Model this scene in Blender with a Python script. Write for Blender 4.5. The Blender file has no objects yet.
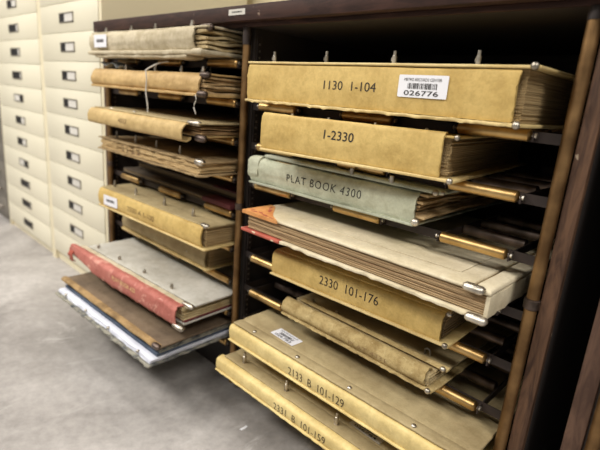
import bpy, bmesh, math, random
from mathutils import Vector, Matrix, noise
from mathutils.bvhtree import BVHTree
random.seed(7)
C = bpy.context.scene.collection
D = bpy.data

# ------------------------------------------------------------------ materials
def lin(c):
    out = []
    for v in c[:3]:
        v /= 255.0
        out.append(v / 12.92 if v <= .04045 else ((v + .055) / 1.055) ** 2.4)
    return tuple(out) + (1.0,)

def base_mat(name, rough=.7, metal=0.0):
    m = D.materials.new(name)
    m.use_nodes = True
    nt = m.node_tree
    b = nt.nodes['Principled BSDF']
    b.inputs['Roughness'].default_value = rough
    b.inputs['Metallic'].default_value = metal
    return m, nt, b

def nd(nt, t, **kw):
    n = nt.nodes.new(t)
    for k, v in kw.items():
        if k in n.inputs: n.inputs[k].default_value = v
        else: setattr(n, k, v)
    return n

def coords(nt, scale=(1, 1, 1)):
    tc = nd(nt, 'ShaderNodeTexCoord')
    mp = nd(nt, 'ShaderNodeMapping')
    mp.inputs['Scale'].default_value = scale
    nt.links.new(tc.outputs['Object'], mp.inputs['Vector'])
    return mp.outputs['Vector']

def ramp(nt, src, stops):
    r = nd(nt, 'ShaderNodeValToRGB')
    e = r.color_ramp.elements
    while len(e) < len(stops): e.new(.5)
    for i, (p, c) in enumerate(stops):
        e[i].position = p; e[i].color = c
    nt.links.new(src, r.inputs['Fac'])
    return r.outputs['Color']

def cloth(name, c_main, c_dark, scale=9, rough=.75, bump=.25, fine=260, stain=None, stain_at=.62, stretch=(1, 1, 1), spec=.3):
    """Worn leather, canvas or board: broad mottling, fine weave, optional blotches."""
    m, nt, b = base_mat(name, rough)
    b.inputs['Specular IOR Level'].default_value = spec
    v = coords(nt, stretch)
    n1 = nd(nt, 'ShaderNodeTexNoise', Scale=scale, Detail=7.0, Roughness=.65)
    nt.links.new(v, n1.inputs['Vector'])
    col = ramp(nt, n1.outputs['Fac'], [(.33, lin(c_dark)), (.58, lin(c_main))])
    if stain:
        n2 = nd(nt, 'ShaderNodeTexNoise', Scale=scale * 1.9, Detail=9.0, Roughness=.72, Distortion=.6)
        nt.links.new(v, n2.inputs['Vector'])
        f = ramp(nt, n2.outputs['Fac'], [(stain_at, (0, 0, 0, 1)), (stain_at + .1, (.75, .75, .75, 1))])
        mx = nd(nt, 'ShaderNodeMix', data_type='RGBA')
        nt.links.new(f, mx.inputs[0]); nt.links.new(col, mx.inputs[6])
        mx.inputs[7].default_value = lin(stain)
        col = mx.outputs[2]
    n4 = nd(nt, 'ShaderNodeTexNoise', Scale=scale * 5.5, Detail=8.0, Roughness=.7, Distortion=.5)
    nt.links.new(v, n4.inputs['Vector'])
    f4 = ramp(nt, n4.outputs['Fac'], [(.3, (.8, .78, .73, 1)), (.56, (1, 1, 1, 1))])
    m4 = nd(nt, 'ShaderNodeMix', data_type='RGBA', blend_type='MULTIPLY')
    m4.inputs[0].default_value = 1.0
    nt.links.new(col, m4.inputs[6]); nt.links.new(f4, m4.inputs[7])
    col = m4.outputs[2]
    n3 = nd(nt, 'ShaderNodeTexNoise', Scale=fine, Detail=4.0)
    nt.links.new(v, n3.inputs['Vector'])
    fr = ramp(nt, n3.outputs['Fac'], [(.3, (.9, .9, .9, 1)), (.7, (1.0, 1.0, 1.0, 1))])
    mu = nd(nt, 'ShaderNodeMix', data_type='RGBA', blend_type='MULTIPLY')
    mu.inputs[0].default_value = 1.0
    nt.links.new(col, mu.inputs[6]); nt.links.new(fr, mu.inputs[7])
    nt.links.new(mu.outputs[2], b.inputs['Base Color'])
    ad = nd(nt, 'ShaderNodeMath', operation='ADD')
    nt.links.new(n1.outputs['Fac'], ad.inputs[0]); nt.links.new(n3.outputs['Fac'], ad.inputs[1])
    bp = nd(nt, 'ShaderNodeBump', Strength=bump, Distance=.0016)
    nt.links.new(ad.outputs[0], bp.inputs['Height'])
    nt.links.new(bp.outputs['Normal'], b.inputs['Normal'])
    return m

def paper_edges(name, c1, c2, zscale=900):
    m, nt, b = base_mat(name, .9)
    b.inputs['Specular IOR Level'].default_value = .15
    v = coords(nt, (5, 5, zscale))
    n = nd(nt, 'ShaderNodeTexNoise', Scale=1.0, Detail=3.0, Roughness=.7)
    nt.links.new(v, n.inputs['Vector'])
    col = ramp(nt, n.outputs['Fac'], [(.35, lin(c2)), (.6, lin(c1))])
    nt.links.new(col, b.inputs['Base Color'])
    bp = nd(nt, 'ShaderNodeBump', Strength=.6, Distance=.001)
    nt.links.new(n.outputs['Fac'], bp.inputs['Height']); nt.links.new(bp.outputs['Normal'], b.inputs['Normal'])
    return m

def metal(name, c, rough=.3, c2=None, scale=40, mt=1.0):
    m, nt, b = base_mat(name, rough, mt)
    v = coords(nt)
    n = nd(nt, 'ShaderNodeTexNoise', Scale=scale, Detail=6.0)
    nt.links.new(v, n.inputs['Vector'])
    c2 = c2 or tuple(x * .7 for x in c)
    nt.links.new(ramp(nt, n.outputs['Fac'], [(.35, lin(c2)), (.62, lin(c))]), b.inputs['Base Color'])
    rr = nd(nt, 'ShaderNodeMapRange')
    rr.inputs['To Min'].default_value = max(.05, rough - .1); rr.inputs['To Max'].default_value = rough + .15
    nt.links.new(n.outputs['Fac'], rr.inputs['Value']); nt.links.new(rr.outputs['Result'], b.inputs['Roughness'])
    return m

def wood(name, c1, c2, stretch, rough=.5, chips=None):
    m, nt, b = base_mat(name, rough + .12)
    b.inputs['Specular IOR Level'].default_value = .22
    v = coords(nt, stretch)
    n = nd(nt, 'ShaderNodeTexNoise', Scale=1.0, Detail=6.0, Roughness=.6, Distortion=1.4)
    nt.links.new(v, n.inputs['Vector'])
    col = ramp(nt, n.outputs['Fac'], [(.38, lin(c2)), (.62, lin(c1))])
    if chips:
        n2 = nd(nt, 'ShaderNodeTexNoise', Scale=55.0, Detail=5.0, Roughness=.6)
        nt.links.new(coords(nt, (1, 1, .6)), n2.inputs['Vector'])
        f = ramp(nt, n2.outputs['Fac'], [(.69, (0, 0, 0, 1)), (.71, (1, 1, 1, 1))])
        mx = nd(nt, 'ShaderNodeMix', data_type='RGBA')
        nt.links.new(f, mx.inputs[0]); nt.links.new(col, mx.inputs[6]); mx.inputs[7].default_value = lin(chips)
        col = mx.outputs[2]
    nt.links.new(col, b.inputs['Base Color'])
    bp = nd(nt, 'ShaderNodeBump', Strength=.25, Distance=.001)
    nt.links.new(n.outputs['Fac'], bp.inputs['Height']); nt.links.new(bp.outputs['Normal'], b.inputs['Normal'])
    return m

def plain(name, c, rough=.6, c2=None, scale=4):
    m, nt, b = base_mat(name, rough)
    n = nd(nt, 'ShaderNodeTexNoise', Scale=scale, Detail=5.0)
    nt.links.new(coords(nt), n.inputs['Vector'])
    c2 = c2 or tuple(x * .96 for x in c)
    nt.links.new(ramp(nt, n.outputs['Fac'], [(.35, lin(c2)), (.65, lin(c))]), b.inputs['Base Color'])
    return m

def concrete(name):
    m, nt, b = base_mat(name, .5)
    v = coords(nt)
    n1 = nd(nt, 'ShaderNodeTexNoise', Scale=2.2, Detail=9.0, Roughness=.62, Distortion=.8)
    n2 = nd(nt, 'ShaderNodeTexNoise', Scale=38.0, Detail=6.0, Roughness=.7)
    n3 = nd(nt, 'ShaderNodeTexNoise', Scale=7.0, Detail=10.0, Roughness=.7, Distortion=2.2)
    v3 = coords(nt, (1, .35, 1))
    nt.links.new(v, n1.inputs['Vector']); nt.links.new(v, n2.inputs['Vector']); nt.links.new(v3, n3.inputs['Vector'])
    c1 = ramp(nt, n1.outputs['Fac'], [(.3, lin((138, 133, 129))), (.5, lin((168, 163, 159))), (.68, lin((190, 185, 181)))])
    f2 = ramp(nt, n2.outputs['Fac'], [(.33, (.78, .78, .78, 1)), (.62, (1, 1, 1, 1))])
    mu = nd(nt, 'ShaderNodeMix', data_type='RGBA', blend_type='MULTIPLY'); mu.inputs[0].default_value = 1
    nt.links.new(c1, mu.inputs[6]); nt.links.new(f2, mu.inputs[7])
    f3 = ramp(nt, n3.outputs['Fac'], [(.58, (0, 0, 0, 1)), (.72, (.55, .55, .55, 1))])
    mx = nd(nt, 'ShaderNodeMix', data_type='RGBA')
    nt.links.new(f3, mx.inputs[0]); nt.links.new(mu.outputs[2], mx.inputs[6]); mx.inputs[7].default_value = lin((208, 204, 200))
    nt.links.new(mx.outputs[2], b.inputs['Base Color'])
    rr = nd(nt, 'ShaderNodeMapRange'); rr.inputs['To Min'].default_value = .38; rr.inputs['To Max'].default_value = .62
    nt.links.new(n1.outputs['Fac'], rr.inputs['Value']); nt.links.new(rr.outputs['Result'], b.inputs['Roughness'])
    bp = nd(nt, 'ShaderNodeBump', Strength=.12, Distance=.002)
    nt.links.new(n2.outputs['Fac'], bp.inputs['Height']); nt.links.new(bp.outputs['Normal'], b.inputs['Normal'])
    return m

M = {}
M['tan'] = cloth('tan_leather', (216, 186, 116), (188, 156, 88), 8, .62, .2, 220, (166, 132, 74), .66)
M['tan_pale'] = cloth('pale_tan_leather', (226, 203, 146), (206, 178, 116), 7, .6, .2, 200, (178, 145, 84), .68)
M['board'] = cloth('tan_board', (180, 163, 124), (154, 136, 100), 7, .75, .25, 300, (132, 112, 78), .66)
M['board_dim'] = cloth('brown_board', (168, 145, 108), (140, 118, 84), 9, .75, .25, 300, (112, 92, 62), .64)
M['yellow'] = cloth('yellow_leather', (230, 208, 146), (208, 182, 116), 7, .55, .15, 180, (182, 146, 78), .7)
M['canvas'] = cloth('grey_canvas', (204, 192, 166), (172, 158, 128), 12, .85, .35, 320, (146, 126, 92), .64)
M['gold'] = cloth('golden_leather', (204, 172, 118), (172, 140, 90), 10, .6, .25, 200, (222, 192, 138), .64)
M['roll'] = cloth('tan_rolled_leather', (206, 178, 124), (176, 148, 96), 9, .65, .25, 240, (150, 122, 76), .66)
M['edgeb'] = cloth('worn_brown_edge', (172, 142, 98), (122, 98, 66), 22, .8, .4, 240, (206, 184, 146), .62)
M['rug'] = cloth('rough_canvas', (194, 172, 122), (152, 128, 82), 30, .95, .9, 420, (216, 198, 150), .57)
M['ragged'] = cloth('ragged_brown_board', (176, 152, 112), (126, 102, 72), 22, .95, .7, 330, (96, 76, 54), .58)
M['green'] = cloth('green_grey_cloth', (208, 210, 186), (182, 186, 162), 9, .75, .3, 260, (122, 126, 102), .68)
M['green_dark'] = cloth('green_grey_cover', (188, 192, 172), (158, 163, 146), 9, .75, .3, 260)
M['cream'] = cloth('cream_cloth', (224, 212, 184), (202, 188, 154), 6, .8, .25, 300, (180, 164, 130), .68)
M['orange'] = cloth('orange_leather', (222, 160, 98), (200, 130, 74), 18, .6, .25, 200, (142, 62, 46), .6)
M['red'] = cloth('red_leather', (190, 118, 106), (166, 94, 84), 14, .65, .35, 200, (226, 178, 160), .55)
M['red_dark'] = cloth('faded_red_leather', (186, 96, 78), (140, 62, 52), 16, .6, .3, 200)
M['maroon'] = cloth('maroon_leather', (112, 56, 58), (84, 42, 44), 14, .6, .2, 200)
M['greycov'] = cloth('grey_cover_cloth', (196, 193, 184), (172, 168, 158), 6, .8, .2, 320, (158, 150, 136), .7)
M['brown'] = cloth('dark_brown_cover', (126, 108, 88), (98, 83, 68), 8, .75, .25, 260, (160, 140, 112), .7)
M['slate'] = cloth('slate_cover', (104, 92, 78), (80, 70, 58), 8, .8, .2, 260)
M['marble'] = cloth('marbled_paper', (158, 154, 140), (62, 68, 76), 38, .8, .2, 260, (44, 50, 58), .56)
M['blue'] = cloth('blue_paper', (96, 108, 128), (60, 70, 86), 8, .8, .2, 260)
M['white_paper'] = plain('white_paper', (226, 228, 236), .8, (206, 208, 220), 14)
M['pages'] = paper_edges('old_pages', (182, 158, 116), (122, 100, 68))
M['pages_grey'] = paper_edges('grey_pages', (158, 138, 106), (104, 88, 64))
M['pages_tan'] = paper_edges('striped_pages', (192, 166, 128), (146, 120, 90), 900)
M['pages_pale'] = paper_edges('pale_pages', (206, 180, 134), (160, 132, 92), 600)
M['leaf'] = cloth('loose_leaves', (210, 192, 150), (170, 148, 108), 12, .9, .3, 300, (120, 96, 64), .62)
M['leaf_tan'] = cloth('crumpled_leaves', (204, 176, 132), (160, 130, 90), 18, .9, .5, 300, (104, 80, 54), .6)
M['leaf_brown'] = cloth('brown_leaves', (168, 136, 96), (126, 98, 66), 16, .9, .4, 300, (84, 62, 42), .6)
M['steel'] = metal('worn_steel', (214, 207, 194), .38, (150, 142, 128))
M['steel_dark'] = metal('dark_steel', (122, 108, 100), .45, (84, 74, 68))
M['brass'] = metal('brass', (210, 178, 122), .36, (176, 142, 90), 25)
M['brass_old'] = metal('tarnished_brass', (158, 126, 86), .5, (112, 86, 58), 18)
M['bar'] = metal('painted_bar', (66, 56, 52), .5, (44, 38, 36), 20, .4)
M['wood'] = wood('dark_wood_stile', (98, 72, 54), (62, 44, 34), (60, 60, 9), .5, (150, 132, 112))
M['chipped'] = wood('chipped_wood_stile', (100, 76, 62), (72, 53, 44), (60, 60, 9), .5, (168, 154, 138))
M['slab'] = wood('dark_wood_top', (68, 46, 39), (46, 31, 27), (8, 60, 60), .5, (150, 128, 112))
M['inside'] = plain('dark_paint_and_shade', (44, 36, 32), .7, (34, 28, 25))  # interior paint; also the shade put on side panels and under the top
M['cream_paint'] = plain('cream_enamel', (226, 220, 198), .42, (220, 213, 190), 1.5)
M['cream_side'] = plain('lit_cream_enamel', (232, 222, 192), .5, (227, 216, 185), 1.5)  # same cream enamel, side light put into a brighter, yellower colour
M['grey_paint'] = plain('grey_enamel', (122, 116, 106), .5, (100, 95, 88), 6)
M['holder'] = metal('holder_metal', (172, 164, 154), .45, (140, 132, 122))
M['black'] = plain('black_recess', (22, 20, 20), .6)
M['card'] = plain('index_card_paper', (214, 210, 202), .6)
M['label'] = plain('label_paper', (238, 238, 242), .5, (230, 230, 236))
M['ink_worn'] = plain('worn_black_ink', (78, 62, 38), .8, (54, 42, 28), 80)
M['ink_faint'] = plain('rubbed_ink', (150, 124, 84), .8, (128, 102, 66), 60)
M['ink'] = plain('black_ink', (34, 30, 28), .7)
M['ink_brown'] = plain('faded_brown_ink', (112, 84, 50), .7, (92, 66, 40))
M['gilt'] = plain('gilt_ink', (232, 200, 140), .5)
M['string'] = plain('white_string', (206, 202, 192), .9, (184, 178, 166), 60)
M['scrap'] = cloth('grey_scrap_cloth', (150, 152, 150), (104, 108, 110), 14, .8, .3, 200)
M['floor'] = concrete('polished_concrete')
M['wall'] = plain('beige_wall_paint', (240, 228, 194), .8, (236, 223, 188), 2)
M['plate'] = plain('grey_sticker', (205, 200, 190), .5)

# ------------------------------------------------------------------ object helpers
def obj(name, bm, mat, parent=None, smooth=True):
    me = D.meshes.new(name)
    bmesh.ops.recalc_face_normals(bm, faces=bm.faces)
    bm.to_mesh(me); bm.free()
    me.materials.append(M[mat])
    if smooth:
        me.polygons.foreach_set('use_smooth', [True] * len(me.polygons))
        me.set_sharp_from_angle(angle=math.radians(42))
    o = D.objects.new(name, me)
    C.objects.link(o)
    if parent: o.parent = parent
    return o

def tag(o, label=None, cat=None, group=None, kind=None):
    if label: o['label'] = label
    if cat: o['category'] = cat
    if group: o['group'] = group
    if kind: o['kind'] = kind
    return o

def thing(name, loc, label, cat, group=None, yaw=0, pitch=0):
    o = D.objects.new(name, None)
    o.empty_display_size = .05
    C.objects.link(o)
    o.location = loc
    o.rotation_euler = (math.radians(pitch), 0, math.radians(yaw))
    return tag(o, label, cat, group)

def box(bm, x0, x1, y0, y1, z0, z1, bev=0.0):
    vs = [bm.verts.new((x, y, z)) for x in (x0, x1) for y in (y0, y1) for z in (z0, z1)]
    fs = [(0, 1, 3, 2), (4, 6, 7, 5), (0, 4, 5, 1), (2, 3, 7, 6), (0, 2, 6, 4), (1, 5, 7, 3)]
    nf = [bm.faces.new([vs[i] for i in f]) for f in fs]
    if bev:
        es = list({e for f in nf for e in f.edges})
        bmesh.ops.bevel(bm, geom=es, offset=bev, segments=2, profile=.5, affect='EDGES')
    return bm

def bx(*a, bev=0.0):
    return box(bmesh.new(), *a, bev=bev)

def grid_stitch(bm, rows, caps=True, closed=True):
    """rows: list of rings of points; loft between them."""
    vr = [[bm.verts.new(p) for p in r] for r in rows]
    n = len(vr[0])
    for a, b in zip(vr, vr[1:]):
        for i in range(n if closed else n - 1):
            j = (i + 1) % n
            bm.faces.new((a[i], a[j], b[j], b[i]))
    if caps and closed:
        bm.faces.new(list(reversed(vr[0]))); bm.faces.new(vr[-1])
    return bm

def samples(a, b, n, r):
    r = min(r, (b - a) * .45)
    s = [a, a + r * .15, a + r * .5, a + r]
    lo, hi = a + r, b - r
    s += [lo + (hi - lo) * i / n for i in range(1, n)]
    s += [b - r, b - r * .5, b - r * .15, b]
    return s

def fall(d, r):
    if d >= r: return 0.0
    return r - math.sqrt(max(0.0, r * r - (r - d) ** 2))

def nz(x, y, z, s, seed=0):
    return noise.noise(Vector((x * s + seed * 7.31, y * s - seed * 3.7, z * s + seed)))

def slab(bm, x0, x1, y0, y1, z0, z1, r=.0015, nx=24, ny=10, rag=0.0, rag_s=60, wob=0.0, wob_s=7, zfun=None, seed=0, rag_z=0.0):
    """Rounded board or sheet with ragged outline and gentle warp. zfun(x,y) adds to the upper face."""
    xs = samples(x0, x1, nx, r); ys = samples(y0, y1, ny, r)
    t = z1 - z0
    rr = min(r, t * .499)
    def pt(i, j, top):
        x, y = xs[i], ys[j]
        d = min(x - x0, x1 - x, y - y0, y1 - y)
        k = fall(max(0, d), rr) if d < rr else 0
        z = (z1 - k) if top else (z0 + k)
        X, Y = x, y
        if rag:
            if j < 4: Y += rag * nz(x, 0, z0 * 3, rag_s, seed) * (1 - j / 5)
            if j >= len(ys) - 4: Y += rag * nz(x, 9, z0 * 3, rag_s, seed)
            if i >= len(xs) - 4: X += rag * nz(5, y, z0 * 3, rag_s, seed)
            if i < 4: X += rag * nz(2, y, z0 * 3, rag_s, seed)
        if wob: z += wob * nz(x, y, z0, wob_s, seed)
        if rag and rag_z and j < 4: z += rag_z * nz(x, 3, z0 * 3, rag_s * 1.3, seed + 4) * (1 - j / 4)
        if zfun and top: z += zfun(x, y)
        return (X, Y, z)
    T = [[bm.verts.new(pt(i, j, True)) for j in range(len(ys))] for i in range(len(xs))]
    B = [[bm.verts.new(pt(i, j, False)) for j in range(len(ys))] for i in range(len(xs))]
    for i in range(len(xs) - 1):
        for j in range(len(ys) - 1):
            bm.faces.new((T[i][j], T[i + 1][j], T[i + 1][j + 1], T[i][j + 1]))
            bm.faces.new((B[i][j], B[i][j + 1], B[i + 1][j + 1], B[i + 1][j]))
    for i in range(len(xs) - 1):
        for j in (0, len(ys) - 1):
            bm.faces.new((T[i][j], B[i][j], B[i + 1][j], T[i + 1][j]))
    for j in range(len(ys) - 1):
        for i in (0, len(xs) - 1):
            bm.faces.new((T[i][j], T[i][j + 1], B[i][j + 1], B[i][j]))
    return bm

def smooth_line(pts, n=6):
    """Catmull-Rom through 2D points."""
    P = [pts[0]] + list(pts) + [pts[-1]]
    out = []
    for k in range(1, len(P) - 2):
        p0, p1, p2, p3 = P[k - 1:k + 3]
        for i in range(n):
            t = i / n
            out.append(tuple(.5 * ((2 * p1[a]) + (p2[a] - p0[a]) * t + (2 * p0[a] - 5 * p1[a] + 4 * p2[a] - p3[a]) * t * t
                                   + (3 * p1[a] - p0[a] - 3 * p2[a] + p3[a]) * t ** 3) for a in range(2)))
    out.append(tuple(pts[-1]))
    return out

def shell(x0, x1, line, th, nx=40, wob=0.0, wob_s=14, rag=0.0, curl=1, end_rag=0.0, seed=0, taper=None):
    """A wrapped strip: a (y,z) line swept along x and given thickness towards the inside."""
    ln = smooth_line(line, 5) if curl else list(line)
    nrm = []
    for i in range(len(ln)):
        a = ln[max(0, i - 1)]; b = ln[min(len(ln) - 1, i + 1)]
        dy, dz = b[0] - a[0], b[1] - a[1]
        l = math.hypot(dy, dz) or 1
        nrm.append((-dz / l, dy / l))
    bm = bmesh.new()
    rows = []
    m = len(ln)
    for k in range(nx + 1):
        x = x0 + (x1 - x0) * k / nx
        e = taper(x) if taper else 0.0
        outer, inner = [], []
        for i, ((y, z), (ny_, nz_)) in enumerate(zip(ln, nrm)):
            w = wob * (nz(x, y * 2, z * 2, wob_s, seed) + .4 * nz(x, y * 3, z * 3, wob_s * 3, seed))
            edge = 0.0
            if rag and i == m - 1: edge = rag * nz(x, 0, 0, 90, seed + 3)
            xx = x
            if end_rag and (k == nx or k == 0): xx += end_rag * nz(0, y, z, 110, seed + 5)
            outer.append((xx, y - ny_ * w, z - nz_ * w + edge + e * (i / (m - 1))))
            inner.append((xx, y + ny_ * (th - w), z + nz_ * (th - w) + edge + e * (i / (m - 1))))
        rows.append(outer + inner[::-1])
    # make the inside lie at positive y of the outside
    return grid_stitch(bm, rows)

def lathe(bm, prof, seg=16, axis='z', at=(0, 0, 0)):
    rows = []
    for r, h in prof:
        ring = []
        for k in range(seg):
            a = 2 * math.pi * k / seg
            u, v = r * math.cos(a), r * math.sin(a)
            p = (u, v, h) if axis == 'z' else ((h, u, v) if axis == 'x' else (u, h, v))
            ring.append((p[0] + at[0], p[1] + at[1], p[2] + at[2]))
        rows.append(ring)
    return grid_stitch(bm, rows)

def tube(bm, pts, r, seg=8):
    pts = [Vector(p) for p in pts]
    rows = []
    for i, p in enumerate(pts):
        t = (pts[min(i + 1, len(pts) - 1)] - pts[max(i - 1, 0)]).normalized()
        a = t.cross(Vector((0, 0, 1)))
        if a.length < .05: a = t.cross(Vector((0, 1, 0)))
        a.normalize(); b = t.cross(a)
        rows.append([p + r * (math.cos(2 * math.pi * k / seg) * a + math.sin(2 * math.pi * k / seg) * b) for k in range(seg)])
    return grid_stitch(bm, rows)

def dome(bm, c, r, axis='z', squash=.7):
    prof = [(r * 1.0, -r * .3), (r * 1.0, 0), (r * .92, r * squash * .4), (r * .7, r * squash * .74), (r * .38, r * squash * .94), (r * .06, r * squash)]
    if axis == '-y': prof = [(a, -b) for a, b in prof]
    return lathe(bm, prof, 14, 'y' if 'y' in axis else 'z', c)

def capsule(bm, c, ln, r, flat=.7, axis='x'):
    rows = []
    seg = 14
    for k in range(9):
        t = -1 + 2 * k / 8
        a = math.asin(max(-1, min(1, t)))
        s = math.cos(a) if abs(t) < 1 else .08
        off = (ln / 2 - r) * (1 if t > 0 else -1 if t < 0 else 0) + r * t
        ring = []
        for q in range(seg):
            th = 2 * math.pi * q / seg
            u, v = r * s * math.cos(th), r * s * flat * math.sin(th)
            ring.append((c[0] + off, c[1] + u, c[2] + v) if axis == 'x' else (c[0] + u, c[1] + off, c[2] + v))
        rows.append(ring)
    return grid_stitch(bm, rows)

def sheets(x0, x1, y0, y1, z0, z1, n, jit=.002, front=.001, wave=0.0, fill=.86, seed=1, ny=14, nx=8, rag=0.0, slope=0.0):
    """A stack of leaves, drawn as layers with uneven ends: one mesh."""
    bm = bmesh.new()
    rnd = random.Random(seed)
    h = (z1 - z0) / n
    for k in range(n):
        za = z0 + h * k; zb = za + h * (fill if wave else 1.0)
        xe = x1 + rnd.uniform(-jit, jit * .3) - slope * k / n
        yf = y0 + rnd.uniform(-front, front)
        amp = wave * rnd.uniform(.5, 1.0)
        slab(bm, x0, xe, yf, y1, za, zb, r=min(.0008, h * .3), nx=nx, ny=ny, rag=rag, rag_s=45, wob=amp, wob_s=16, seed=seed + (k * .35 if wave else 0))
    return bm

# text ------------------------------------------------------------------------
def text_points(s, weight=0.0, space=1.0):
    cu = D.curves.new('lettering', 'FONT')
    cu.body = s; cu.size = 1; cu.resolution_u = 3; cu.offset = weight; cu.space_character = space
    o = D.objects.new('lettering', cu); C.objects.link(o)
    dg = bpy.context.evaluated_depsgraph_get()
    me = D.meshes.new_from_object(o.evaluated_get(dg))
    D.objects.remove(o); D.curves.remove(cu)
    bm = bmesh.new(); bm.from_mesh(me); D.meshes.remove(me)
    xs = [v.co.x for v in bm.verts]; ys = [v.co.y for v in bm.verts]
    x0, x1, y0, y1 = min(xs), max(xs), min(ys), max(ys)
    for v in bm.verts: v.co = ((v.co.x - x0) / (x1 - x0), (v.co.y - y0) / (y1 - y0), 0)
    return bm

def onto(bm, surface, n, lift):
    """Lay the vertices on the face of the part they belong to, lifted by a paper's thickness."""
    if abs(n.z) > .7 or surface.type != 'MESH': return
    long_ = [e for e in bm.edges if e.calc_length() > .006]
    if long_: bmesh.ops.subdivide_edges(bm, edges=long_, cuts=2)
    tree = BVHTree.FromPolygons([v.co for v in surface.data.vertices], [tuple(p.vertices) for p in surface.data.polygons])
    for q in bm.verts:
        hit = tree.ray_cast(Vector((q.co.x, -.2, q.co.z)), Vector((0, 1, 0)))
        if hit[0]: q.co = Vector((q.co.x, hit[0].y - lift, q.co.z))

def letters(s, origin, u, v, w, h, mat, parent, weight=0.0, space=1.0):
    """Flat ink: baseline corner origin, unit directions u and v, width w, height h; each word its own mesh."""
    origin, u, v = Vector(origin), Vector(u).normalized(), Vector(v).normalized()
    n = u.cross(v)
    bm = text_points(s, weight, space)
    spans = sorted((min(q.co.x for q in f.verts), max(q.co.x for q in f.verts)) for f in bm.faces)
    cuts, reach = [-1.0], spans[0][1]
    for a, b in spans:
        if '  ' in s and a - reach > .05: cuts.append((a + reach) / 2)
        reach = max(reach, b)
    cuts.append(2.0)
    for lo, hi in zip(cuts, cuts[1:]):
        word = bm.copy()
        bmesh.ops.delete(word, geom=[q for q in word.verts if not lo < q.co.x < hi], context='VERTS')
        for q in word.verts:
            q.co = origin + u * q.co.x * w + v * q.co.y * h + n * .0007
        onto(word, parent, n, .0006)
        me = D.meshes.new('lettering'); word.to_mesh(me); word.free()
        me.materials.append(M[mat])
        o = D.objects.new('lettering', me); C.objects.link(o); o.parent = parent
    bm.free()

def quad_patch(origin, u, v, w, h, lift, th=.0004):
    origin, u, v = Vector(origin), Vector(u).normalized(), Vector(v).normalized()
    n = u.cross(v)
    bm = bmesh.new()
    pts = []
    r = min(w, h) * .06
    for cx, cy, a0 in ((w - r, h - r, 0), (r, h - r, 90), (r, r, 180), (w - r, r, 270)):
        for k in range(4):
            a = math.radians(a0 + 30 * k)
            pts.append((cx + r * math.cos(a), cy + r * math.sin(a)))
    grid_stitch(bm, [[origin + u * a + v * b + n * l for a, b in pts] for l in (lift, lift + th)])
    return bm

def bars(origin, u, v, w, h, lift, seed=3):
    origin, u, v = Vector(origin), Vector(u).normalized(), Vector(v).normalized()
    n = u.cross(v); rnd = random.Random(seed)
    bm = bmesh.new(); x = 0.0
    while x < w:
        b = rnd.choice((.012, .02, .034)) * w
        b = min(b, w - x)
        if b > 0: bm.faces.new([bm.verts.new(origin + u * p + v * q + n * lift) for p, q in ((x, 0), (x + b, 0), (x + b, h), (x, h))])
        x += b + rnd.choice((.014, .022, .03)) * w
    return bm

def sticker(parent, origin, u, v, w, h, lift, head, num, mat='label', name='barcode_label'):
    o = obj(name, quad_patch(origin, u, v, w, h, lift), mat, parent, smooth=False)
    u_, v_ = Vector(u).normalized(), Vector(v).normalized(); n = u_.cross(v_)
    og = Vector(origin) + n * (lift + .0004)
    obj('barcode', bars(og + u_ * w * .2 + v_ * h * .38, u, v, w * .6, h * .26, .0003), 'ink', o, smooth=False)
    if head: letters(head, og + u_ * w * .12 + v_ * h * .73, u, v, w * .76, h * .13, 'ink', o)
    if num: letters(num, og + u_ * w * .14 + v_ * h * .09, u, v, w * .7, h * .22, 'ink', o, weight=.004)
    return o

XR, YR, ZR = (1, 0, 0), (0, 1, 0), (0, 0, 1)

# ------------------------------------------------------------------ setting
tag(obj('floor', bx(-4.2, 2.6, -3.2, .9, -.06, 0), 'floor', None, False), kind='structure')
tag(obj('wall_back', bx(-4.2, 2.6, .68, .76, 0, 2.8), 'wall', None, False), kind='structure')

# ------------------------------------------------------------------ plat book cabinet
SH = 'plat book cabinet'
cab = thing('plat_book_cabinet', (0, 0, 0), 'dark wooden plat book cabinet with roller shelves and brass rods, full of old ledgers', 'cabinet')
obj('cabinet_top', bx(-.7655, .775, -.03, .6, .975, 1.008, bev=.002), 'slab', cab)
obj('top_moulding', bx(-.764, .752, -.008, .0, .966, .9748, bev=.001), 'slab', cab)
for a, c in ((-.764, -.744), (.729, .751)):
    obj('side_panel', bx(a, c, .0165, .58, 0, .966), 'inside', cab, False)  # wooden sides coloured dark to stand for the shade in the gap
    obj('stile', bx(a, c, 0, .0163, 0, .9655, bev=.0015), 'wood', cab)
obj('shade_sheet', bx(-.744, .729, .0005, .575, .9662, .9746), 'inside', cab, False)  # dark sheet added under the top, standing for the shade there
obj('divider_panel', bx(-.012, .012, .014, .56, .04, .966), 'inside', cab, False)
obj('back_panel', bx(-.744, .729, .56, .575, .04, .966), 'inside', cab, False)
obj('plinth', bx(-.744, .729, .04, .06, 0, .1), 'inside', cab, False)
obj('bottom_board', bx(-.744, .729, .0605, .5595, .085, .1), 'inside', cab, False)
def pole(x, parent, cap_z=.951):
    o = obj('brass_rod', lathe(bmesh.new(), [(.0095, .03), (.0095, cap_z)], 18, 'z', (x, 0, 0)), 'brass_old', parent)
    obj('rod_socket', lathe(bmesh.new(), [(.0105, cap_z - .002), (.0105, .9655)], 18, 'z', (x, 0, 0)), 'bar', o)
    obj('rod_collar', lathe(bmesh.new(), [(.0098, .531), (.0122, .533), (.0122, .547), (.0098, .549)], 18, 'z', (x, 0, 0)), 'steel_dark', o)
    return o
pole(-.7305, cab); pole(.7175, cab); 
cp = pole(-.0005, cab, .93)
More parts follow.
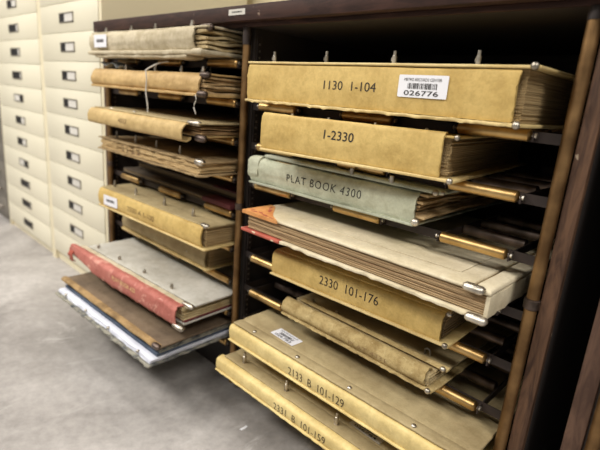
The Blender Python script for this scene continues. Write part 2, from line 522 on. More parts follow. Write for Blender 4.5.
def standard(x0, x1):
    bm = bmesh.new()
    box(bm, x0, x1, .02, .034, .1, .95)
    for k in range(56):
        z = .115 + k * .0148
        box(bm, x0 - .0006, x1 + .0006, .0235, .0305, z, z + .006)
    return bm
for a, b in ((-.744, -.7410), (-.0150, -.012), (.012, .0150), (.7260, .729)):
    bm = bmesh.new(); box(bm, a, b, .02, .034, .1, .95)
    s = obj('slotted_standard', bm, 'bar', cab, False)
    bm = bmesh.new()
    for k in range(56):
        z = .115 + k * .0148
        box(bm, a - .0003, b + .0003, .0245, .0295, z, z + .005)
    obj('slot', bm, 'holder', s, False)
sticker(cab, (-.034, -.03, .988), XR, ZR, .059, .0125, .0002, None, None, 'plate', 'inventory_label')

cab2 = thing('plat_book_cabinet', (1.15, 0, 0), 'dark chipped wooden cabinet at the right edge, only its side and brass rod in view', 'cabinet')
obj('cabinet_top', bx(-.37, .4, -.03, .6, .975, 1.008, bev=.002), 'slab', cab2)
obj('side_panel', bx(-.348, -.322, .0165, .58, 0, .966), 'inside', cab2, False)
obj('stile', bx(-.348, -.322, 0, .0163, 0, .9655, bev=.0015), 'chipped', cab2)
obj('back_panel', bx(-.322, .4, .56, .575, .04, .966), 'inside', cab2, False)
obj('bottom_board', bx(-.322, .4, .05, .5595, .085, .1), 'inside', cab2, False)
pole(-.309, cab2)

# ------------------------------------------------------------------ roller shelves
RX = ((.060, .177), (.309, .423), (.552, .666))
def make_shelf(loc, label, x_shift, x0, x1):
    t = thing('roller_shelf', loc, label, 'shelf', 'roller shelves in the plat book cabinet')
    o = x_shift
    bm = bmesh.new()
    box(bm, x0, x1, .0125, .0150, -.0105, .0055)
    obj('front_bar', bm, 'bar', t, False)
    obj('rear_bar', bx(x0, x1, .48, .4825, -.0105, .0055), 'bar', t, False)
    for x in [x0, x1 - .0025] + [v for a, b in RX for v in (a - .006 + o, b + .0035 + o) if v < x1 - .006]:
        obj('runner_bar', bx(x, x + .0025, -.004 if x not in (x0, x1 - .0025) else .0151, .4798, -.0095, .0045), 'bar', t, False)
    for i, (a, b) in enumerate(RX):
        for r, y in enumerate((.0, .09, .17, .25)):
            m = 'brass' if r == 0 else 'steel_dark'
            ro = obj('roller', lathe(bmesh.new(), [(.004, a + .0003 + o - .002), (.008, a + .0005 + o), (.0095, a + .002 + o), (.0095, b - .002 + o), (.008, b - .0005 + o), (.004, b - .0003 + o + .002)], 18, 'x', (0, y, 0)), m, t)
            if r == 0:
                ro['label'] = 'brass front roller'
                for xx in (a - .006 + o, b + .006 + o):
                    obj('axle_nut', lathe(bmesh.new(), [(.004, xx - .003), (.0042, xx + .003)], 8, 'x', (0, y, 0)), 'steel', ro)
    return t
def copy_tree(o, parent=None):
    c = o.copy(); C.objects.link(c)
    if parent: c.parent = parent
    for ch in o.children: copy_tree(ch, c)
    return c
ZC = [.138 + .0935 * k for k in range(9)]       # roller axis heights, bottom to top
right_names = {7: 'roller shelf under the uppermost tan book with the white barcode label', 6: 'roller shelf under the tan 1-2330 book',
               5: 'roller shelf under the green PLAT BOOK 4300', 4: 'roller shelf under the cream book with an orange corner',
               3: 'roller shelf under the tan 2330 101-176 book', 2: 'roller shelf under the frayed canvas book of the right column',
               1: 'roller shelf under the yellow 2133 B 101-129 book', 0: 'lowest roller shelf of the right column, under the 2331 B book'}
left_names = {8: 'top roller shelf of the left column, under the grey canvas book', 7: 'roller shelf under the golden leather book tied with string',
              6: 'roller shelf under the book with a rolled tan spine', 5: 'roller shelf under the ragged brown book of the left column',
              4: 'roller shelf under the thin slate books with maroon corners', 3: 'roller shelf under the thick tan book with four posts in the left column',
              2: 'roller shelf under the pushed-in yellowish book of the left column', 1: 'roller shelf under the grey book with a torn red spine',
              0: 'lowest roller shelf of the left column, under the brown marbled book'}
for names, dx, xa, xb in ((right_names, 0.0, .0165, .7245), (left_names, -.697, -.7395, -.0165)):
    proto = None
    for k, lab in names.items():
        if proto is None:
            s = proto = make_shelf((0, 0, 0), lab, dx, xa, xb)
        else:
            s = copy_tree(proto)
            s['label'] = lab
        s.location = (0, 0, ZC[k])

# ------------------------------------------------------------------ filing cabinets
def file_cabinet(x0, x1, z_first, label, cards, paint='cream_paint', round_pull=False):
    w = x1 - x0
    t = thing('file_cabinet', (x0, 0, 0), label, 'filing cabinet', 'filing cabinets along the wall')
    bm = bmesh.new()
    box(bm, 0, w, .014, .62, .0, 1.5)
    for a, b in ((0, .018), (w - .018, w)): box(bm, a, b, .0, .0139, .0, 1.5)
    obj('body', bm, 'cream_side' if paint == 'cream_paint' else paint, t, False)
    for k in range(13):
        zc = z_first + .1043 * k
        if zc + .05 > 1.48: break
        z0 = max(zc - .0515, .012)
        d = obj('drawer', bx(.021, w - .021, -.003, .0135, z0, zc + .0515, bev=.0015), paint, t)
        cx = w * .5
        if round_pull:
            obj('pull', lathe(bmesh.new(), [(.006, -.0031), (.006, -.012), (.014, -.018), (.012, -.024), (.002, -.026)], 14, 'y', (w * .86, 0, zc)), 'holder', d)
            continue
        h = bmesh.new()
        pw, ph = .066, .0175
        box(h, cx - pw, cx + pw, -.006, -.0031, zc + ph - .004, zc + ph); box(h, cx - pw, cx + pw, -.006, -.0031, zc - ph, zc - ph + .004)
        box(h, cx - pw, cx - pw + .005, -.006, -.0031, zc - ph, zc + ph); box(h, cx + pw - .005, cx + pw, -.006, -.0031, zc - ph, zc + ph)
        hd = obj('label_holder', h, 'holder', d, False)
        left_dark, size = cards(k)
        iw = pw - .0055
        if left_dark: ra, rb, ca, cb = -iw, -iw + 2 * iw * size, -iw + 2 * iw * size + .001, iw
        else: ra, rb, ca, cb = iw - 2 * iw * size, iw, -iw, iw - 2 * iw * size - .001
        obj('finger_recess', bx(cx + ra, cx + rb, -.0042, -.0031, zc - ph + .004, zc + ph - .004), 'black', hd, False)
        if cb - ca > .008:
            obj('index_card', bx(cx + ca, cx + cb, -.0046, -.0031, zc - ph + .004, zc + ph - .004), 'card', hd, False)
    return t
file_cabinet(-1.352, -.767, .1, 'cream metal card file cabinet with ten or so drawers, directly beside the dark wooden cabinet', lambda k: (True, (.36, .32, .34, .35, .38, .34, .34, .36, .33, .34, .6, .34, .34)[k]))
file_cabinet(-2.022, -1.354, .085, 'cream metal card file cabinet farther left, second from the dark wooden cabinet', lambda k: ((True, .95), (True, .9), (True, .9), (False, .45), (True, .55), (True, .6), (False, .4), (True, .85), (True, .8), (True, .8), (True, .5), (True, .5), (True, .5))[k])
file_cabinet(-2.62, -2.024, .085, 'grey metal file cabinet with round pulls at the far left edge', lambda k: (True, .5), 'grey_paint', True)

# ------------------------------------------------------------------ books
GR, GL = 'plat books in the right column', 'plat books in the left column'

def post(parent, x, y, z, h, r=.0035, thin=True):
    bm = bmesh.new()
    lathe(bm, [(r * 1.25, -.002), (r * 1.25, .0012), (r, .0016), (r, h * .62), (r * .72, h * .66), (r * .72, h * .97), (r * .5, h)] if thin else
          [(r, -.002), (r, h * .9), (r * .75, h)], 12, 'z', (x, y, z))
    box(bm, x - r * .9, x - r * .62, y - r * 1.02, y - r * .6, z + h * .25, z + h * .5)
    return obj('binding_post', bm, 'steel', parent)

def screw(parent, x, y, z, r=.0052):
    return obj('screw_head', dome(bmesh.new(), (x, y, z), r), 'steel', parent)

def rivet(parent, c, r, axis='-y'):
    return obj('corner_rivet', dome(bmesh.new(), c, r, axis, .85), 'steel', parent)

def groove(y_at, depth, width=.004):
    return lambda x, y: -depth * math.exp(-((y - y_at) / width) ** 2)

def cover(name, parent, mat, x0, x1, y0, y1, z0, z1, rag=.0, wob=.0, gr=None, r=.0016, seed=0, nx=60, rag_s=70, rag_z=0.0):
    bm = bmesh.new()
    zf = None
    if gr:
        zf = lambda x, y: -gr[1] * math.exp(-((y - gr[0]) / gr[2]) ** 2)
    # denser rows near the hinge
    slab(bm, x0, x1, y0, y1, z0, z1, r=r, nx=nx, ny=70 if gr else 24, rag=rag, rag_s=rag_s, wob=wob, wob_s=9, zfun=zf, seed=seed, rag_z=rag_z)
    return obj(name, bm, mat, parent)

# R1 ---- uppermost, right column
b = thing('plat_book', (.082, -.062, .8030), 'thick tan leather book 1130 1-104 with white barcode label, uppermost of the right column', 'book', GR)
w, t = .600, .083
cover('lower_cover', b, 'tan_pale', 0, w - .008, -.005, .46, 0, .0052, rag=.004, wob=.0006, seed=1, nx=180, rag_s=60, rag_z=.004)
cover('upper_cover', b, 'tan_pale', 0, w, .0, .46, t - .0045, t, rag=.0012, wob=.0006, seed=2)
sp = obj('spine', shell(.001, .574, [(.010, t - .005), (.0025, t - .0068), (.0005, t - .014), (-.0008, t * .5), (.0005, .014), (.0015, .0058)], .004, 60, .0011, 8, 0, 1, .004, 3), 'tan', b)
obj('page_block', sheets(.006, .583, .012, .45, .0056, t - .005, 30, .0015, .001, seed=4), 'pages', b)
letters('1130  1-104', (.223, -.0005, .0355), XR, ZR, .118, .0155, 'ink', sp, weight=-.002)
sticker(b, (.3855, -.0012, .031), XR, ZR, .0875, .0345, .0006, 'METRO RECORDS CENTER', '026776')
for x in (.048, .195, .349, .498): post(b, x, .032, t, .023, .004)
rivet(b, (.592, -.0005, t - .0015), .0058); rivet(b, (.584, -.0052, .003), .0058)

# R2
b = thing('plat_book', (.176, -.097, .7090), 'tan leather book 1-2330, second from the top of the right column', 'book', GR, 6)
w, t = .40, .072
cover('lower_cover', b, 'tan_pale', 0, w + .012, -.004, .46, 0, .005, rag=.001, wob=.0005, seed=5)
cover('upper_cover', b, 'tan', 0, w + .006, .004, .46, t - .004, t, rag=.001, wob=.0005, seed=6)
sp = obj('spine', shell(.0, .384, [(.014, t + .0035), (.004, t + .0035), (.0005, t - .007), (-.0015, t * .5), (.0005, .013), (.0015, .0056)], .0035, 50, .0018, 10, 0, 1, .002, 7), 'tan', b)
obj('page_block', sheets(.006, .394, .014, .45, .0055, t - .0045, 20, .003, .001, seed=8), 'pages', b)
letters('1-2330', (.157, -.0016, .041), XR, ZR, .064, .0165, 'ink', sp, weight=.006)
for x in (.062, .15, .25, .345): post(b, x, .02, t, .007)
rivet(b, (.404, .002, t - .002), .0048); rivet(b, (.405, -.0045, .003), .0052)

# R3
b = thing('plat_book', (.060, -.022, .6160), 'green-grey cloth book lettered PLAT BOOK 4300 with loose brown leaves at its end', 'book', GR)
t = .071
cover('lower_cover', b, 'green_dark', .004, .450, -.006, .44, 0, .005, rag=.002, wob=.001, seed=9)
cover('upper_cover', b, 'green_dark', .04, .49, .005, .44, t - .008, t, rag=.001, wob=.001, seed=10, r=.004, gr=(.03, .004, .004))
sp = obj('spine', shell(.0, .446, [(.034, t - .017), (.022, t - .0115), (.009, t - .013), (.001, t - .022), (-.003, t * .45), (.0005, .014), (.0025, .0055)], .004, 60, .0036, 13, 0, 1, .004, 11), 'green', b)
fl = obj('end_flap', shell(-.006, .03, [(.03, t - .0105), (.012, t - .008), (-.002, t - .02), (-.005, t * .45), (-.001, .018), (.006, .008)], .004, 8, .004, 30, 0, 1, .004, 12), 'green', sp)
obj('leaves', sheets(.02, .462, .008, .43, .008, t - .012, 8, .018, .004, wave=.010, fill=.7, seed=13, ny=30), 'leaf_tan', b)
bm = text_points('PLAT BOOK 4300', .004, 1.12)
bm.free()
letters('PLAT BOOK 4300', (.126, -.0030, .0235), (1, 0, .010), ZR, .205, .0165, 'ink', sp, weight=-.004, space=1.15)
for x in (.296, .388): post(b, x, .0062, t - .002, .011, .0045, False)
rivet(b, (.478, .004, t - .005), .0058); rivet(b, (.452, -.004, .009), .0075); rivet(b, (.489, .008, t - .004), .004)

# R4
b = thing('plat_book', (.119, -.088, .5225), 'cream cloth book with an orange corner patch and bare striped page edges', 'book', GR)
w, t = .563, .046
cover('lower_cover', b, 'cream', 0, w, -.004, .46, 0, .0055, rag=.004, wob=.001, seed=14, nx=180, rag_s=50, rag_z=.003)
cover('upper_cover', b, 'cream', 0, .532, .0, .46, t - .006, t, rag=.0015, wob=.0006, seed=15, r=.003)
hs = cover('hinge_strip', b, 'cream', .537, .566, .0, .46, t - .0075, t + .0015, rag=.001, wob=.0006, seed=16, r=.004, nx=10)
obj('raised_panel', slab(bmesh.new(), .125, .497, .045, .42, t + .0002, t + .0011, r=.0009, rag=.0015, rag_s=30), 'cream', b)
bm = slab(bmesh.new(), .560, .566, .002, .455, .004, t - .0076, r=.002, nx=4, ny=30, rag=.003, rag_s=50)
obj('spine', bm, 'cream', b)
obj('page_block', sheets(.014, .5595, .006, .45, .0058, t - .0062, 28, .002, .0022, seed=17, nx=30, rag=.0015), 'pages_tan', b)
out = [(-.0012, -.0014), (.05, -.0016), (.113, -.0014), (.100, .006), (.080, .018), (.062, .034), (.046, .052), (.030, .070), (.016, .083), (-.0012, .088)]
bm = bmesh.new(); grid_stitch(bm, [[(x, y, z) for x, y in out] for z in (t - .0066, t + .0007)])
cpatch = obj('corner_patch', bm, 'orange', b, False)
def blob(cx, cy, a, c, rot, z, rnd):
    pts = []
    for k in range(12):
        q = 2 * math.pi * k / 12
        rr = 1 + rnd.uniform(-.3, .3)
        px_, py_ = a * rr * math.cos(q), c * rr * math.sin(q)
        pts.append((cx + px_ * math.cos(rot) - py_ * math.sin(rot), cy + px_ * math.sin(rot) + py_ * math.cos(rot)))
    return [[(x, y, zz) for x, y in pts] for zz in (z, z + .0003)]
rnd = random.Random(5)
bm = bmesh.new()
for cx_, cy_, a, c_, ro in ((.012, .018, .006, .002, .4), (.028, .010, .010, .0025, .1), (.045, .014, .009, .003, -.3), (.066, .006, .012, .003, -.1), (.090, .003, .008, .0018, 0), (.020, .066, .010, .003, -1.0), (.040, .045, .012, .004, -.9)):
    grid_stitch(bm, blob(cx_, cy_, a, c_, ro, t + .0007, rnd))
obj('worn_mark', bm, 'red_dark', cpatch, False)
bm = bmesh.new(); slab(bm, -.001, .125, -.0055, .06, -.0006, .0062, r=.0025, nx=16, ny=8, rag=.002, rag_s=60, seed=6)
obj('corner_patch', bm, 'red_dark', b)['label'] = 'faded red corner patch of the lower cover'
obj('metal_clip', capsule(bmesh.new(), (.540, -.001, t - .001), .036, .009, .8), 'steel', b)
obj('metal_clip', capsule(bmesh.new(), (.553, -.006, .002), .036, .009, .8), 'steel', b)

# R5
b = thing('plat_book', (.186, -.052, .4290), 'tan leather book 2330 101-176, below the cream book', 'book', GR, 2)
w, t = .43, .0575
cover('lower_cover', b, 'tan_pale', 0, w, -.005, .44, 0, .0045, rag=.001, wob=.0005, seed=18)
cover('upper_cover', b, 'tan', 0, .415, .012, .44, t - .004, t, rag=.001, wob=.0005, seed=19, gr=(.05, .0025, .003))
sp = obj('spine', shell(.0, .411, [(.024, t - .003), (.012, t - .0025), (.003, t - .006), (.0, t - .015), (-.001, t * .5), (.0, .012), (.001, .005)], .0035, 50, .0012, 10, 0, 1, .002, 20), 'tan', b)
obj('page_block', sheets(.006, .412, .014, .43, .005, t - .0045, 16, .0025, .001, seed=21), 'pages_grey', b)
letters('2330  101-176', (.140, -.001, .0225), (1, 0, .012), ZR, .144, .0185, 'ink', sp, weight=-.003)
for x in (.12, .25, .37): post(b, x, .036, t, .006, .004, False)
rivet(b, (.424, -.004, .003), .0055); rivet(b, (.417, .010, t - .002), .0052)

# R6
b = thing('plat_book', (.212, -.036, .3355), 'frayed brown canvas book with a rolled spine, under the 2330 101-176 book', 'book', GR, -1)
t = .037
cover('lower_cover', b, 'rug', .0, .392, -.004, .43, 0, .004, rag=.004, wob=.0008, seed=22, nx=150, rag_s=100)
cover('upper_cover', b, 'board', .012, .395, .034, .43, t - .006, t - .002, rag=.001, wob=.0008, seed=23)
obj('hinge_roll', shell(.03, .397, [(.046, t - .004), (.043, t + .001), (.037, t + .0015), (.031, t - .003)], .004, 40, .0008, 14, 0, 1, .002, 24), 'rug', b)
sp = obj('spine', shell(.0, .373, [(.026, t - .010), (.021, t - .001), (.010, t - .001), (.0, t - .012), (-.002, .014), (.004, .0045)], .004, 70, .0018, 16, .002, 1, .003, 25), 'rug', b)
obj('leaves', sheets(.01, .378, .006, .42, .006, t - .0085, 6, .006, .001, wave=.002, fill=.6, seed=26), 'leaf', b)
pr = obj('rolled_paper', lathe(bmesh.new(), [(.004, .33), (.0105, .335), (.0105, .377), (.0085, .378), (.0085, .36), (.006, .359), (.006, .3775), (.0045, .377), (.0045, .35), (.001, .349)], 16, 'x', (0, .0145, .0175)), 'leaf', b)
for x in (.052, .125): post(b, x, .046, t - .002, .008, .004, False)
tube_pts = [(.338, .054, t - .002), (.338, .054, t + .008), (.342, .054, t + .0115), (.347, .054, t + .0105), (.349, .054, t + .006), (.350, .054, t - .002)]
obj('wire_loop', tube(bmesh.new(), tube_pts, .0021), 'steel', b)
rivet(b, (.389, .030, t - .001), .0055); rivet(b, (.384, -.005, .004), .0055)
letters('PLAT 4331', (.2, -.0040, .0125), XR, (0, .1, 1), .09, .0085, 'ink_faint', sp, weight=-.004)

# R7
b = thing('plat_book', (.104, -.101, .2420), 'wide yellowish book 2133 B 101-129 with screw heads and a barcode label on its cover', 'book', GR)
w, t = .600, .0465
cover('lower_cover', b, 'yellow', 0, w, -.003, .47, 0, .0045, rag=.001, wob=.0004, seed=27)
cover('upper_cover', b, 'board', .004, w, .008, .47, t - .005, t, rag=.001, wob=.0005, seed=28, gr=(.038, .0035, .0035), r=.0022)
sp = obj('spine', shell(.0, w - .002, [(.012, t - .0065), (.004, t - .0075), (.0, t - .014), (-.0008, t * .5), (.0, .013), (.0015, .005)], .0035, 50, .0006, 10, 0, 1, .001, 29), 'yellow', b)
obj('page_block', sheets(.006, w - .012, .014, .46, .005, t - .0055, 12, .002, .001, seed=30), 'pages', b)
letters('2133  B  101-129', (.204, -.0008, .0085), (1, 0, .006), ZR, .152, .0185, 'ink_worn', sp, weight=-.006)
for x in (.073, .212, .353, .495): screw(b, x, .016, t)
sticker(b, (.097, .043, t), (.998, -.06, 0), (.06, .998, 0), .076, .034, .0003, 'METRO RECORDS CENTER', '026783')
# R8
b = thing('plat_book', (.071, -.112, .1485), 'lowest yellowish book 2331 B 101-159 with three steel posts, right column', 'book', GR)
w, t = .600, .039
cover('lower_cover', b, 'yellow', 0, w, -.003, .47, 0, .0045, rag=.002, wob=.0004, seed=31, nx=150)
cover('upper_cover', b, 'board', .012, w, .016, .47, t - .005, t, rag=.0015, wob=.0005, seed=32, gr=(.052, .0035, .0035), r=.0022)
sp = obj('spine', shell(.0, w - .002, [(.022, t - .005), (.012, t - .0045), (.003, t - .008), (.0, t - .016), (.0, .010), (.0015, .005)], .0035, 50, .0009, 10, 0, 1, .001, 33), 'yellow', b)
obj('page_block', sheets(.006, w - .012, .022, .46, .005, t - .0055, 10, .002, .001, seed=34), 'pages', b)
letters('2331  B  101-159', (.212, -.0004, .0075), (1, 0, .004), ZR, .15, .0165, 'ink_worn', sp, weight=-.006)
for x in (.068, .214, .360, .506): post(b, x, .034, t, .027, .0044)
sticker(b, (.375, .056, t), (.998, -.06, 0), (.06, .998, 0), .078, .03, .0003, 'METRO RECORDS CENTER', '026784', 'plate')

# L1 ---- uppermost, left column
b = thing('plat_book', (-.690, -.075, .8985), 'grey-beige canvas book with a small white label, uppermost of the left column', 'book', GL)
t = .066
cover('lower_cover', b, 'canvas', 0, .628, -.008, .44, 0, .011, rag=.005, wob=.0025, seed=35, nx=110, r=.004, rag_s=40)
cover('upper_cover', b, 'canvas', .004, .628, .006, .44, t - .005, t, rag=.002, wob=.002, seed=36, r=.002)
sp = obj('spine', shell(.0, .582, [(.03, t - .002), (.012, t - .002), (.001, t - .010), (-.003, t * .55), (.0, .022), (.004, .0115)], .004, 70, .0035, 11, 0, 1, .008, 37), 'canvas', b)
obj('leaves', sheets(.02, .63, .010, .43, .014, t - .008, 7, .016, .002, wave=.012, fill=.9, seed=38, ny=30), 'leaf', b)
obj('canvas_fold', slab(bmesh.new(), .04, .56, -.004, .048, -.0085, .001, r=.004, nx=60, ny=6, wob=.004, wob_s=14, rag=.006, rag_s=20, seed=77), 'canvas', b)
sticker(b, (.046, -.0035, .021), XR, ZR, .085, .036, .002, None, None)
for x in (.055, .22, .355, .53): post(b, x, .03, t - .001, .018, .0045)
obj('metal_clip', capsule(bmesh.new(), (.606, .02, t - .004), .05, .010, .9), 'steel_dark', b)
obj('metal_clip', capsule(bmesh.new(), (.606, -.004, .006), .04, .009, .9), 'canvas', b)

# L2
b = thing('plat_book', (-.662, -.083, .8030), 'golden leather book with crumpled leaves, tied with string, second in the left column', 'book', GL)
t = .054
cover('lower_cover', b, 'gold', 0, .612, -.004, .44, 0, .007, rag=.004, wob=.002, seed=39, nx=100)
cover('upper_cover', b, 'gold', .004, .615, .010, .44, t - .0045, t, rag=.002, wob=.0016, seed=40)
sp = obj('spine', shell(.0, .592, [(.03, t - .002), (.014, t - .001), (.003, t - .009), (-.003, t * .5), (-.001, .012), (.008, .003)], .004, 70, .0028, 12, .002, 1, .005, 41), 'gold', b)
obj('leaves', sheets(.02, .612, .010, .43, .008, t - .006, 6, .012, .002, wave=.008, fill=.8, seed=42, ny=26), 'leaf_tan', b)
for x in (.17, .34, .47, .565): post(b, x, .03, t, .017, .004)
obj('metal_clip', capsule(bmesh.new(), (.600, .012, t - .004), .036, .009, .9), 'steel_dark', b)
obj('metal_clip', capsule(bmesh.new(), (.603, .002, .006), .036, .009, .9), 'steel_dark', b)

# L3
b = thing('plat_book', (-.592, -.125, .7095), 'tan book whose leather spine rolls under like a tube, third in the left column', 'book', GL)
t = .034
cover('lower_cover', b, 'roll', .0, .555, .034, .44, 0, .004, rag=.002, wob=.001, seed=43)
cover('upper_cover', b, 'board', .0, .562, .016, .44, t - .004, t, rag=.002, wob=.0012, seed=44, gr=(.05, .003, .003))
sp = obj('spine', shell(-.004, .522, [(.022, t - .004), (.008, t - .004), (-.002, t - .014), (-.005, .004), (-.001, -.010), (.011, -.014), (.022, -.009), (.024, -.003)], .0028, 60, .0016, 12, 0, 1, .004, 45), 'roll', b)
obj('leaves', sheets(.012, .556, .030, .43, .005, t - .005, 7, .012, .003, wave=.004, fill=.6, seed=46, ny=20), 'leaf_brown', b)
for x in (.09, .23): screw(b, x, .03, t, .006)
obj('metal_clip', capsule(bmesh.new(), (.536, .022, t - .002), .05, .008, .8), 'steel', b)
obj('metal_clip', capsule(bmesh.new(), (.552, .030, -.002), .04, .010, .9), 'steel_dark', b)
letters('4332', (.2, -.006, .003), XR, ZR, .05, .012, 'ink_brown', sp)

# L4
b = thing('plat_book', (-.578, -.102, .6160), 'ragged brown book with crumbling spine and bare page edges, fourth in the left column', 'book', GL)
t = .036
cover('lower_cover', b, 'ragged', .0, .552, -.006, .44, 0, .0045, rag=.009, wob=.002, seed=47, nx=160, rag_s=70)
cover('upper_cover', b, 'ragged', -.006, .556, .0, .44, t - .004, t, rag=.008, wob=.002, seed=48, nx=160, rag_s=55)
pb = obj('page_block', sheets(.002, .545, .004, .43, .005, t - .0045, 9, .006, .004, seed=49, nx=60, rag=.006), 'pages_pale', b)
letters('2 1 2 2', (.137, -.002, .010), XR, ZR, .11, .017, 'ink_brown', pb, weight=.01)
for x in (.045, .165, .285, .405): post(b, x, .035, t, .022, .0032)
obj('metal_clip', capsule(bmesh.new(), (.540, .004, t - .001), .034, .010, .9), 'steel', b)

# L5 two thin books pushed in
b = thing('plat_book', (-.663, .012, .5225), 'thin slate-brown book with a maroon corner, pushed in on the rollers', 'book', GL, -1.5)
cover('lower_cover', b, 'slate', 0, .63, 0, .42, 0, .003, wob=.0005, seed=50)
cover('upper_cover', b, 'slate', 0, .63, .002, .42, .009, .0125, wob=.0005, seed=51)
obj('page_block', sheets(.004, .625, .003, .415, .0032, .0088, 3, .001, .001, seed=52), 'pages_grey', b)
obj('corner_patch', slab(bmesh.new(), .5, .631, -.001, .05, -.0004, .0131, r=.002, nx=10, ny=6), 'maroon', b)
b = thing('plat_book', (-.634, .05, .5385), 'dark slate book with a maroon edge, lying on the thin pushed-in book', 'book', GL, -1)
cover('lower_cover', b, 'slate', 0, .6, 0, .4, 0, .003, wob=.0005, seed=53)
cover('upper_cover', b, 'slate', 0, .6, .002, .4, .017, .0205, wob=.0005, seed=54)
obj('page_block', sheets(.004, .595, .006, .395, .0032, .0168, 6, .002, .001, seed=55), 'pages_grey', b)
obj('corner_patch', slab(bmesh.new(), .46, .601, -.001, .06, .0165, .0212, r=.002, nx=10, ny=6), 'maroon', b)

# L6
b = thing('plat_book', (-.592, -.105, .4290), 'thick tan book with four steel posts and a white label on its spine, left column', 'book', GL, 1.5)
t = .062
cover('lower_cover', b, 'tan_pale', 0, .574, -.003, .44, 0, .005, rag=.001, wob=.0005, seed=56)
cover('upper_cover', b, 'board', .0, .572, .010, .44, t - .005, t, rag=.001, wob=.0008, seed=57, gr=(.06, .002, .003))
sp = obj('spine', shell(.0, .556, [(.020, t - .004), (.010, t - .0035), (.002, t - .009), (-.003, t * .5), (-.001, .012), (.003, .0055)], .0035, 60, .0012, 10, 0, 1, .001, 58), 'tan', b)
obj('page_block', sheets(.006, .562, .012, .43, .0055, t - .0055, 16, .003, .001, seed=59), 'pages', b)
sticker(b, (.042, -.003, .012), (1, 0, .03), ZR, .088, .032, .0012, None, None)
letters('2330 A 1-100', (.19, -.003, .022), XR, ZR, .15, .015, 'ink_brown', sp)
for x in (.03, .165, .325, .465): post(b, x, .040, t, .022, .0042)
rivet(b, (.560, .008, t - .001), .006)
obj('metal_clip', capsule(bmesh.new(), (.555, .012, t), .03, .007, .8), 'steel', b)

# L7
b = thing('plat_book', (-.60, -.022, .3355), 'yellowish book pushed in under the thick tan book of the left column', 'book', GL)
t = .060
cover('lower_cover', b, 'tan_pale', 0, .50, -.006, .44, 0, .0045, rag=.001, wob=.0005, seed=60)
cover('upper_cover', b, 'board_dim', .0, .49, .008, .44, t - .005, t, rag=.001, wob=.0008, seed=61)
sp = obj('spine', shell(.0, .486, [(.020, t - .004), (.010, t - .0035), (.002, t - .009), (-.003, t * .5), (-.001, .012), (.003, .005)], .0035, 50, .0015, 10, 0, 1, .001, 62), 'board', b)
obj('page_block', sheets(.006, .492, .012, .43, .005, t - .0055, 14, .004, .001, seed=63), 'pages', b)
screw(b, .40, -.0005, .03, .004)

# L8
b = thing('plat_book', (-.617, -.190, .2420), 'grey-topped book with a torn red leather spine, lower left column', 'book', GL, 2.5)
t = .049
cover('lower_cover', b, 'greycov', .06, .598, .016, .46, 0, .005, rag=.001, wob=.0005, seed=64)
cover('upper_cover', b, 'greycov', .02, .606, .046, .46, t - .005, t, rag=.001, wob=.0006, seed=65)
obj('hinge_strip', slab(bmesh.new(), .0, .600, .026, .0435, t - .007, t - .0005, r=.003, nx=40, ny=4, rag=.001), 'canvas', b)
def torn(x):
    return .030 * max(0.0, 1 - max(0.0, x - .02) / .16) ** 1.2 + .004 * nz(x, 0, 0, 40, 2)
sp = obj('spine', shell(-.004, .584, [(.027, t - .001), (.013, t + .0005), (.003, t - .004), (-.001, t - .014), (-.002, .008), (.003, -.003)], .003, 80, .0022, 14, .004, 1, .006, 66, taper=torn), 'red', b)
obj('spine_flap', shell(-.012, .02, [(.022, t - .001), (.008, t + .001), (-.003, t - .007), (-.008, t - .022), (-.006, .010), (.001, .001)], .0025, 8, .004, 40, .006, 1, .004, 67), 'red_dark', sp)
obj('leaves', sheets(.07, .592, .02, .45, .0055, t - .0055, 8, .006, .002, wave=.002, fill=.7, seed=68), 'leaf', b)
obj('endpaper', slab(bmesh.new(), .075, .596, .019, .452, .0052, .011, r=.002, nx=20, ny=10, seed=5), 'maroon', b)
for x in (.058, .194, .338, .476): post(b, x, .062, t, .012, .0042, False)
letters('PLAT BOOK 433', (.27, -.0012, .023), XR, ZR, .125, .012, 'gilt', sp)
obj('metal_clip', capsule(bmesh.new(), (.590, .034, t - .001), .044, .008, .8), 'steel', b)
obj('metal_clip', capsule(bmesh.new(), (.590, .006, -.003), .044, .010, .8), 'steel', b)

# L9
b = thing('plat_book', (-.600, -.243, .1480), 'worn brown book over white sheets with marbled edges, lowest of the left column', 'book', GL, 1.5)
t = .050
cover('lower_cover', b, 'marble', -.006, .566, -.012, .44, 0, .005, rag=.006, wob=.0015, seed=69, nx=150, rag_s=60)
cover('upper_cover', b, 'brown', .0, .570, .014, .44, t - .006, t, rag=.003, wob=.0015, seed=70, r=.003)
obj('edge_binding', shell(-.004, .566, [(.028, t + .0012), (.016, t + .0008), (.011, t - .004), (.013, t - .009), (.020, t - .0095)], .0022, 80, .0016, 20, .003, 1, .006, 71), 'edgeb', b)
obj('white_sheets', sheets(.004, .562, -.002, .43,   .0055, .0175, 4, .004, .003, wave=.002, fill=.8, seed=72, nx=30, rag=.003), 'white_paper', b)
obj('blue_boards', sheets(.01, .560, .018, .43, .018, .028, 3, .003, .002, seed=73), 'blue', b)
obj('marbled_leaves', sheets(.01, .563, .024, .43, .0285, t - .0065, 5, .003, .002, seed=74), 'marble', b)
for x in (.06, .2, .34, .5): rivet(b, (x, -.001, .0155), .005, 'z')
obj('metal_clip', capsule(bmesh.new(), (.556, .018, t - .002), .03, .009, .8), 'steel_dark', b)

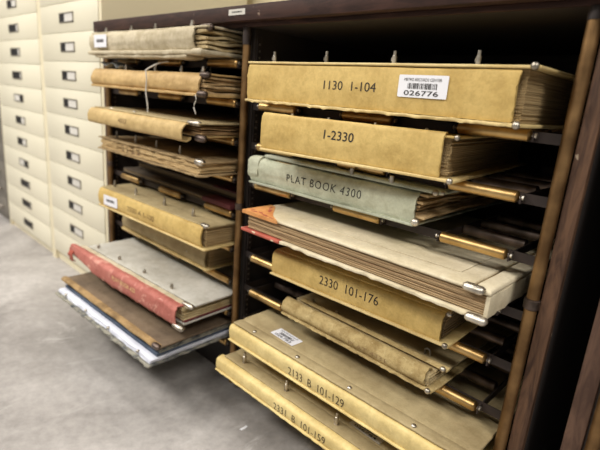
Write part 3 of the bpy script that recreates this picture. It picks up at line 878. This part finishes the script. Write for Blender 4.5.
# ------------------------------------------------------------------ string, scraps, debris
pts = []
for k in range(40):
    f = k / 39
    if f < .3:
        g = f / .3
        p = (-.268 - .040 * g - .006 * math.sin(g * 3.1), -.045 - .0455 * g, .884 - .027 * g ** 1.5)
    else:
        g = (f - .3) / .7
        p = (-.308 + .008 * g + .003 * math.sin(g * 9), -.0905, .857 - .108 * g)
    pts.append(p)
tag(obj('string', tube(bmesh.new(), pts, .0020), 'string'), 'white string hanging over the front of the golden leather book', 'string', 'loose strings around the golden book')
pts = [(-.068 + .004 * math.sin(k * .7), -.094 - .001 * k / 12, .806 - .004 * k) for k in range(12)]
tag(obj('string', tube(bmesh.new(), pts, .0013), 'string'), 'short loose thread dangling from the lower end of the golden leather book', 'string', 'loose strings around the golden book')
for x0, sw, lab in ((-.20, .03, 'thin grey thread looping behind the posts of the golden book, left loop'), (-.135, -.02, 'thin grey thread looping behind the posts of the golden book, right loop')):
    pts = [(x0 + sw * math.sin(k / 14 * math.pi), .02 - .02 * k / 14, .895 - .036 * k / 14) for k in range(15)]
    tag(obj('string', tube(bmesh.new(), pts, .0011), 'scrap'), lab, 'string', 'loose strings around the golden book')
bm = bmesh.new()
slab(bm, -.655, -.505, -.062, -.018, .8605, .8625, r=.0008, nx=50, ny=24, rag=.02, rag_s=18, wob=.022, wob_s=22, seed=3)
for v in bm.verts: v.co.z = min(max(v.co.z + .009, .8610), .8845)
tag(obj('cloth_scrap', bm, 'scrap'), 'crumpled grey cloth scrap lying on the golden leather book', 'cloth')
bm = bmesh.new(); slab(bm, .142, .148, -.085, -.064, .0003, .002, r=.0006, nx=4, ny=6, rag=.003)
tag(obj('paper_scrap', bm, 'label'), 'tiny white paper scrap on the concrete floor below the lowest yellowish book', 'paper')

# ------------------------------------------------------------------ light
def area(name, loc, rot, sx, sy, power, col=(1, .96, .9)):
    l = D.lights.new(name, 'AREA'); l.shape = 'RECTANGLE'; l.size = sx; l.size_y = sy; l.energy = power; l.color = col
    o = D.objects.new(name, l); C.objects.link(o); o.location = loc
    o.rotation_euler = tuple(math.radians(a) for a in rot)
    return o
area('ceiling_or_fill_light', (-1.5, -2.0, 2.7), (0, 0, 0), 1.2, .6, 84)
area('ceiling_or_fill_light', (.5, -2.2, 2.7), (0, 0, 0), 1.2, .6, 46)
area('ceiling_or_fill_light', (-3.2, -1.6, 2.7), (0, 0, 0), 1.2, .6, 70)
area('ceiling_or_fill_light', (-.7, -.25, 2.7), (0, 0, 0), 1.2, .3, 22)  # fill added above the cabinets to brighten the wall and file cabinet side
area('ceiling_or_fill_light', (2.4, -1.0, 2.7), (0, 0, 0), 1.2, .6, 62)  # fill added at the right to brighten faces turned that way
wd = D.worlds.new('World'); bpy.context.scene.world = wd; wd.use_nodes = True
bg = wd.node_tree.nodes['Background']
bg.inputs[0].default_value = (1, .97, .92, 1); bg.inputs[1].default_value = .17

# ------------------------------------------------------------------ camera
cam = D.cameras.new('camera'); co = D.objects.new('camera', cam); C.objects.link(co)
yaw, pit, rol = 0.749371, 0.265791, 0.079637
F = Vector((-math.sin(yaw) * math.cos(pit), math.cos(yaw) * math.cos(pit), -math.sin(pit)))
r = F.cross(Vector((0, 0, 1))).normalized(); u = r.cross(F)
r2 = math.cos(rol) * r + math.sin(rol) * u; u2 = -math.sin(rol) * r + math.cos(rol) * u
co.matrix_world = Matrix(((r2.x, u2.x, -F.x, .912), (r2.y, u2.y, -F.y, -.75), (r2.z, u2.z, -F.z, .822), (0, 0, 0, 1)))
cam.sensor_width = 36; cam.lens = 471.39 / 600 * 36
cam.clip_start = .02
cam.dof.use_dof = True; cam.dof.focus_distance = .85; cam.dof.aperture_fstop = 3.2
sc = bpy.context.scene
sc.camera = co
sc.view_settings.view_transform = 'Standard'; sc.view_settings.look = 'None'
sc.view_settings.gamma = 1; sc.view_settings.use_curve_mapping = False
sc.view_settings.exposure = 0.0
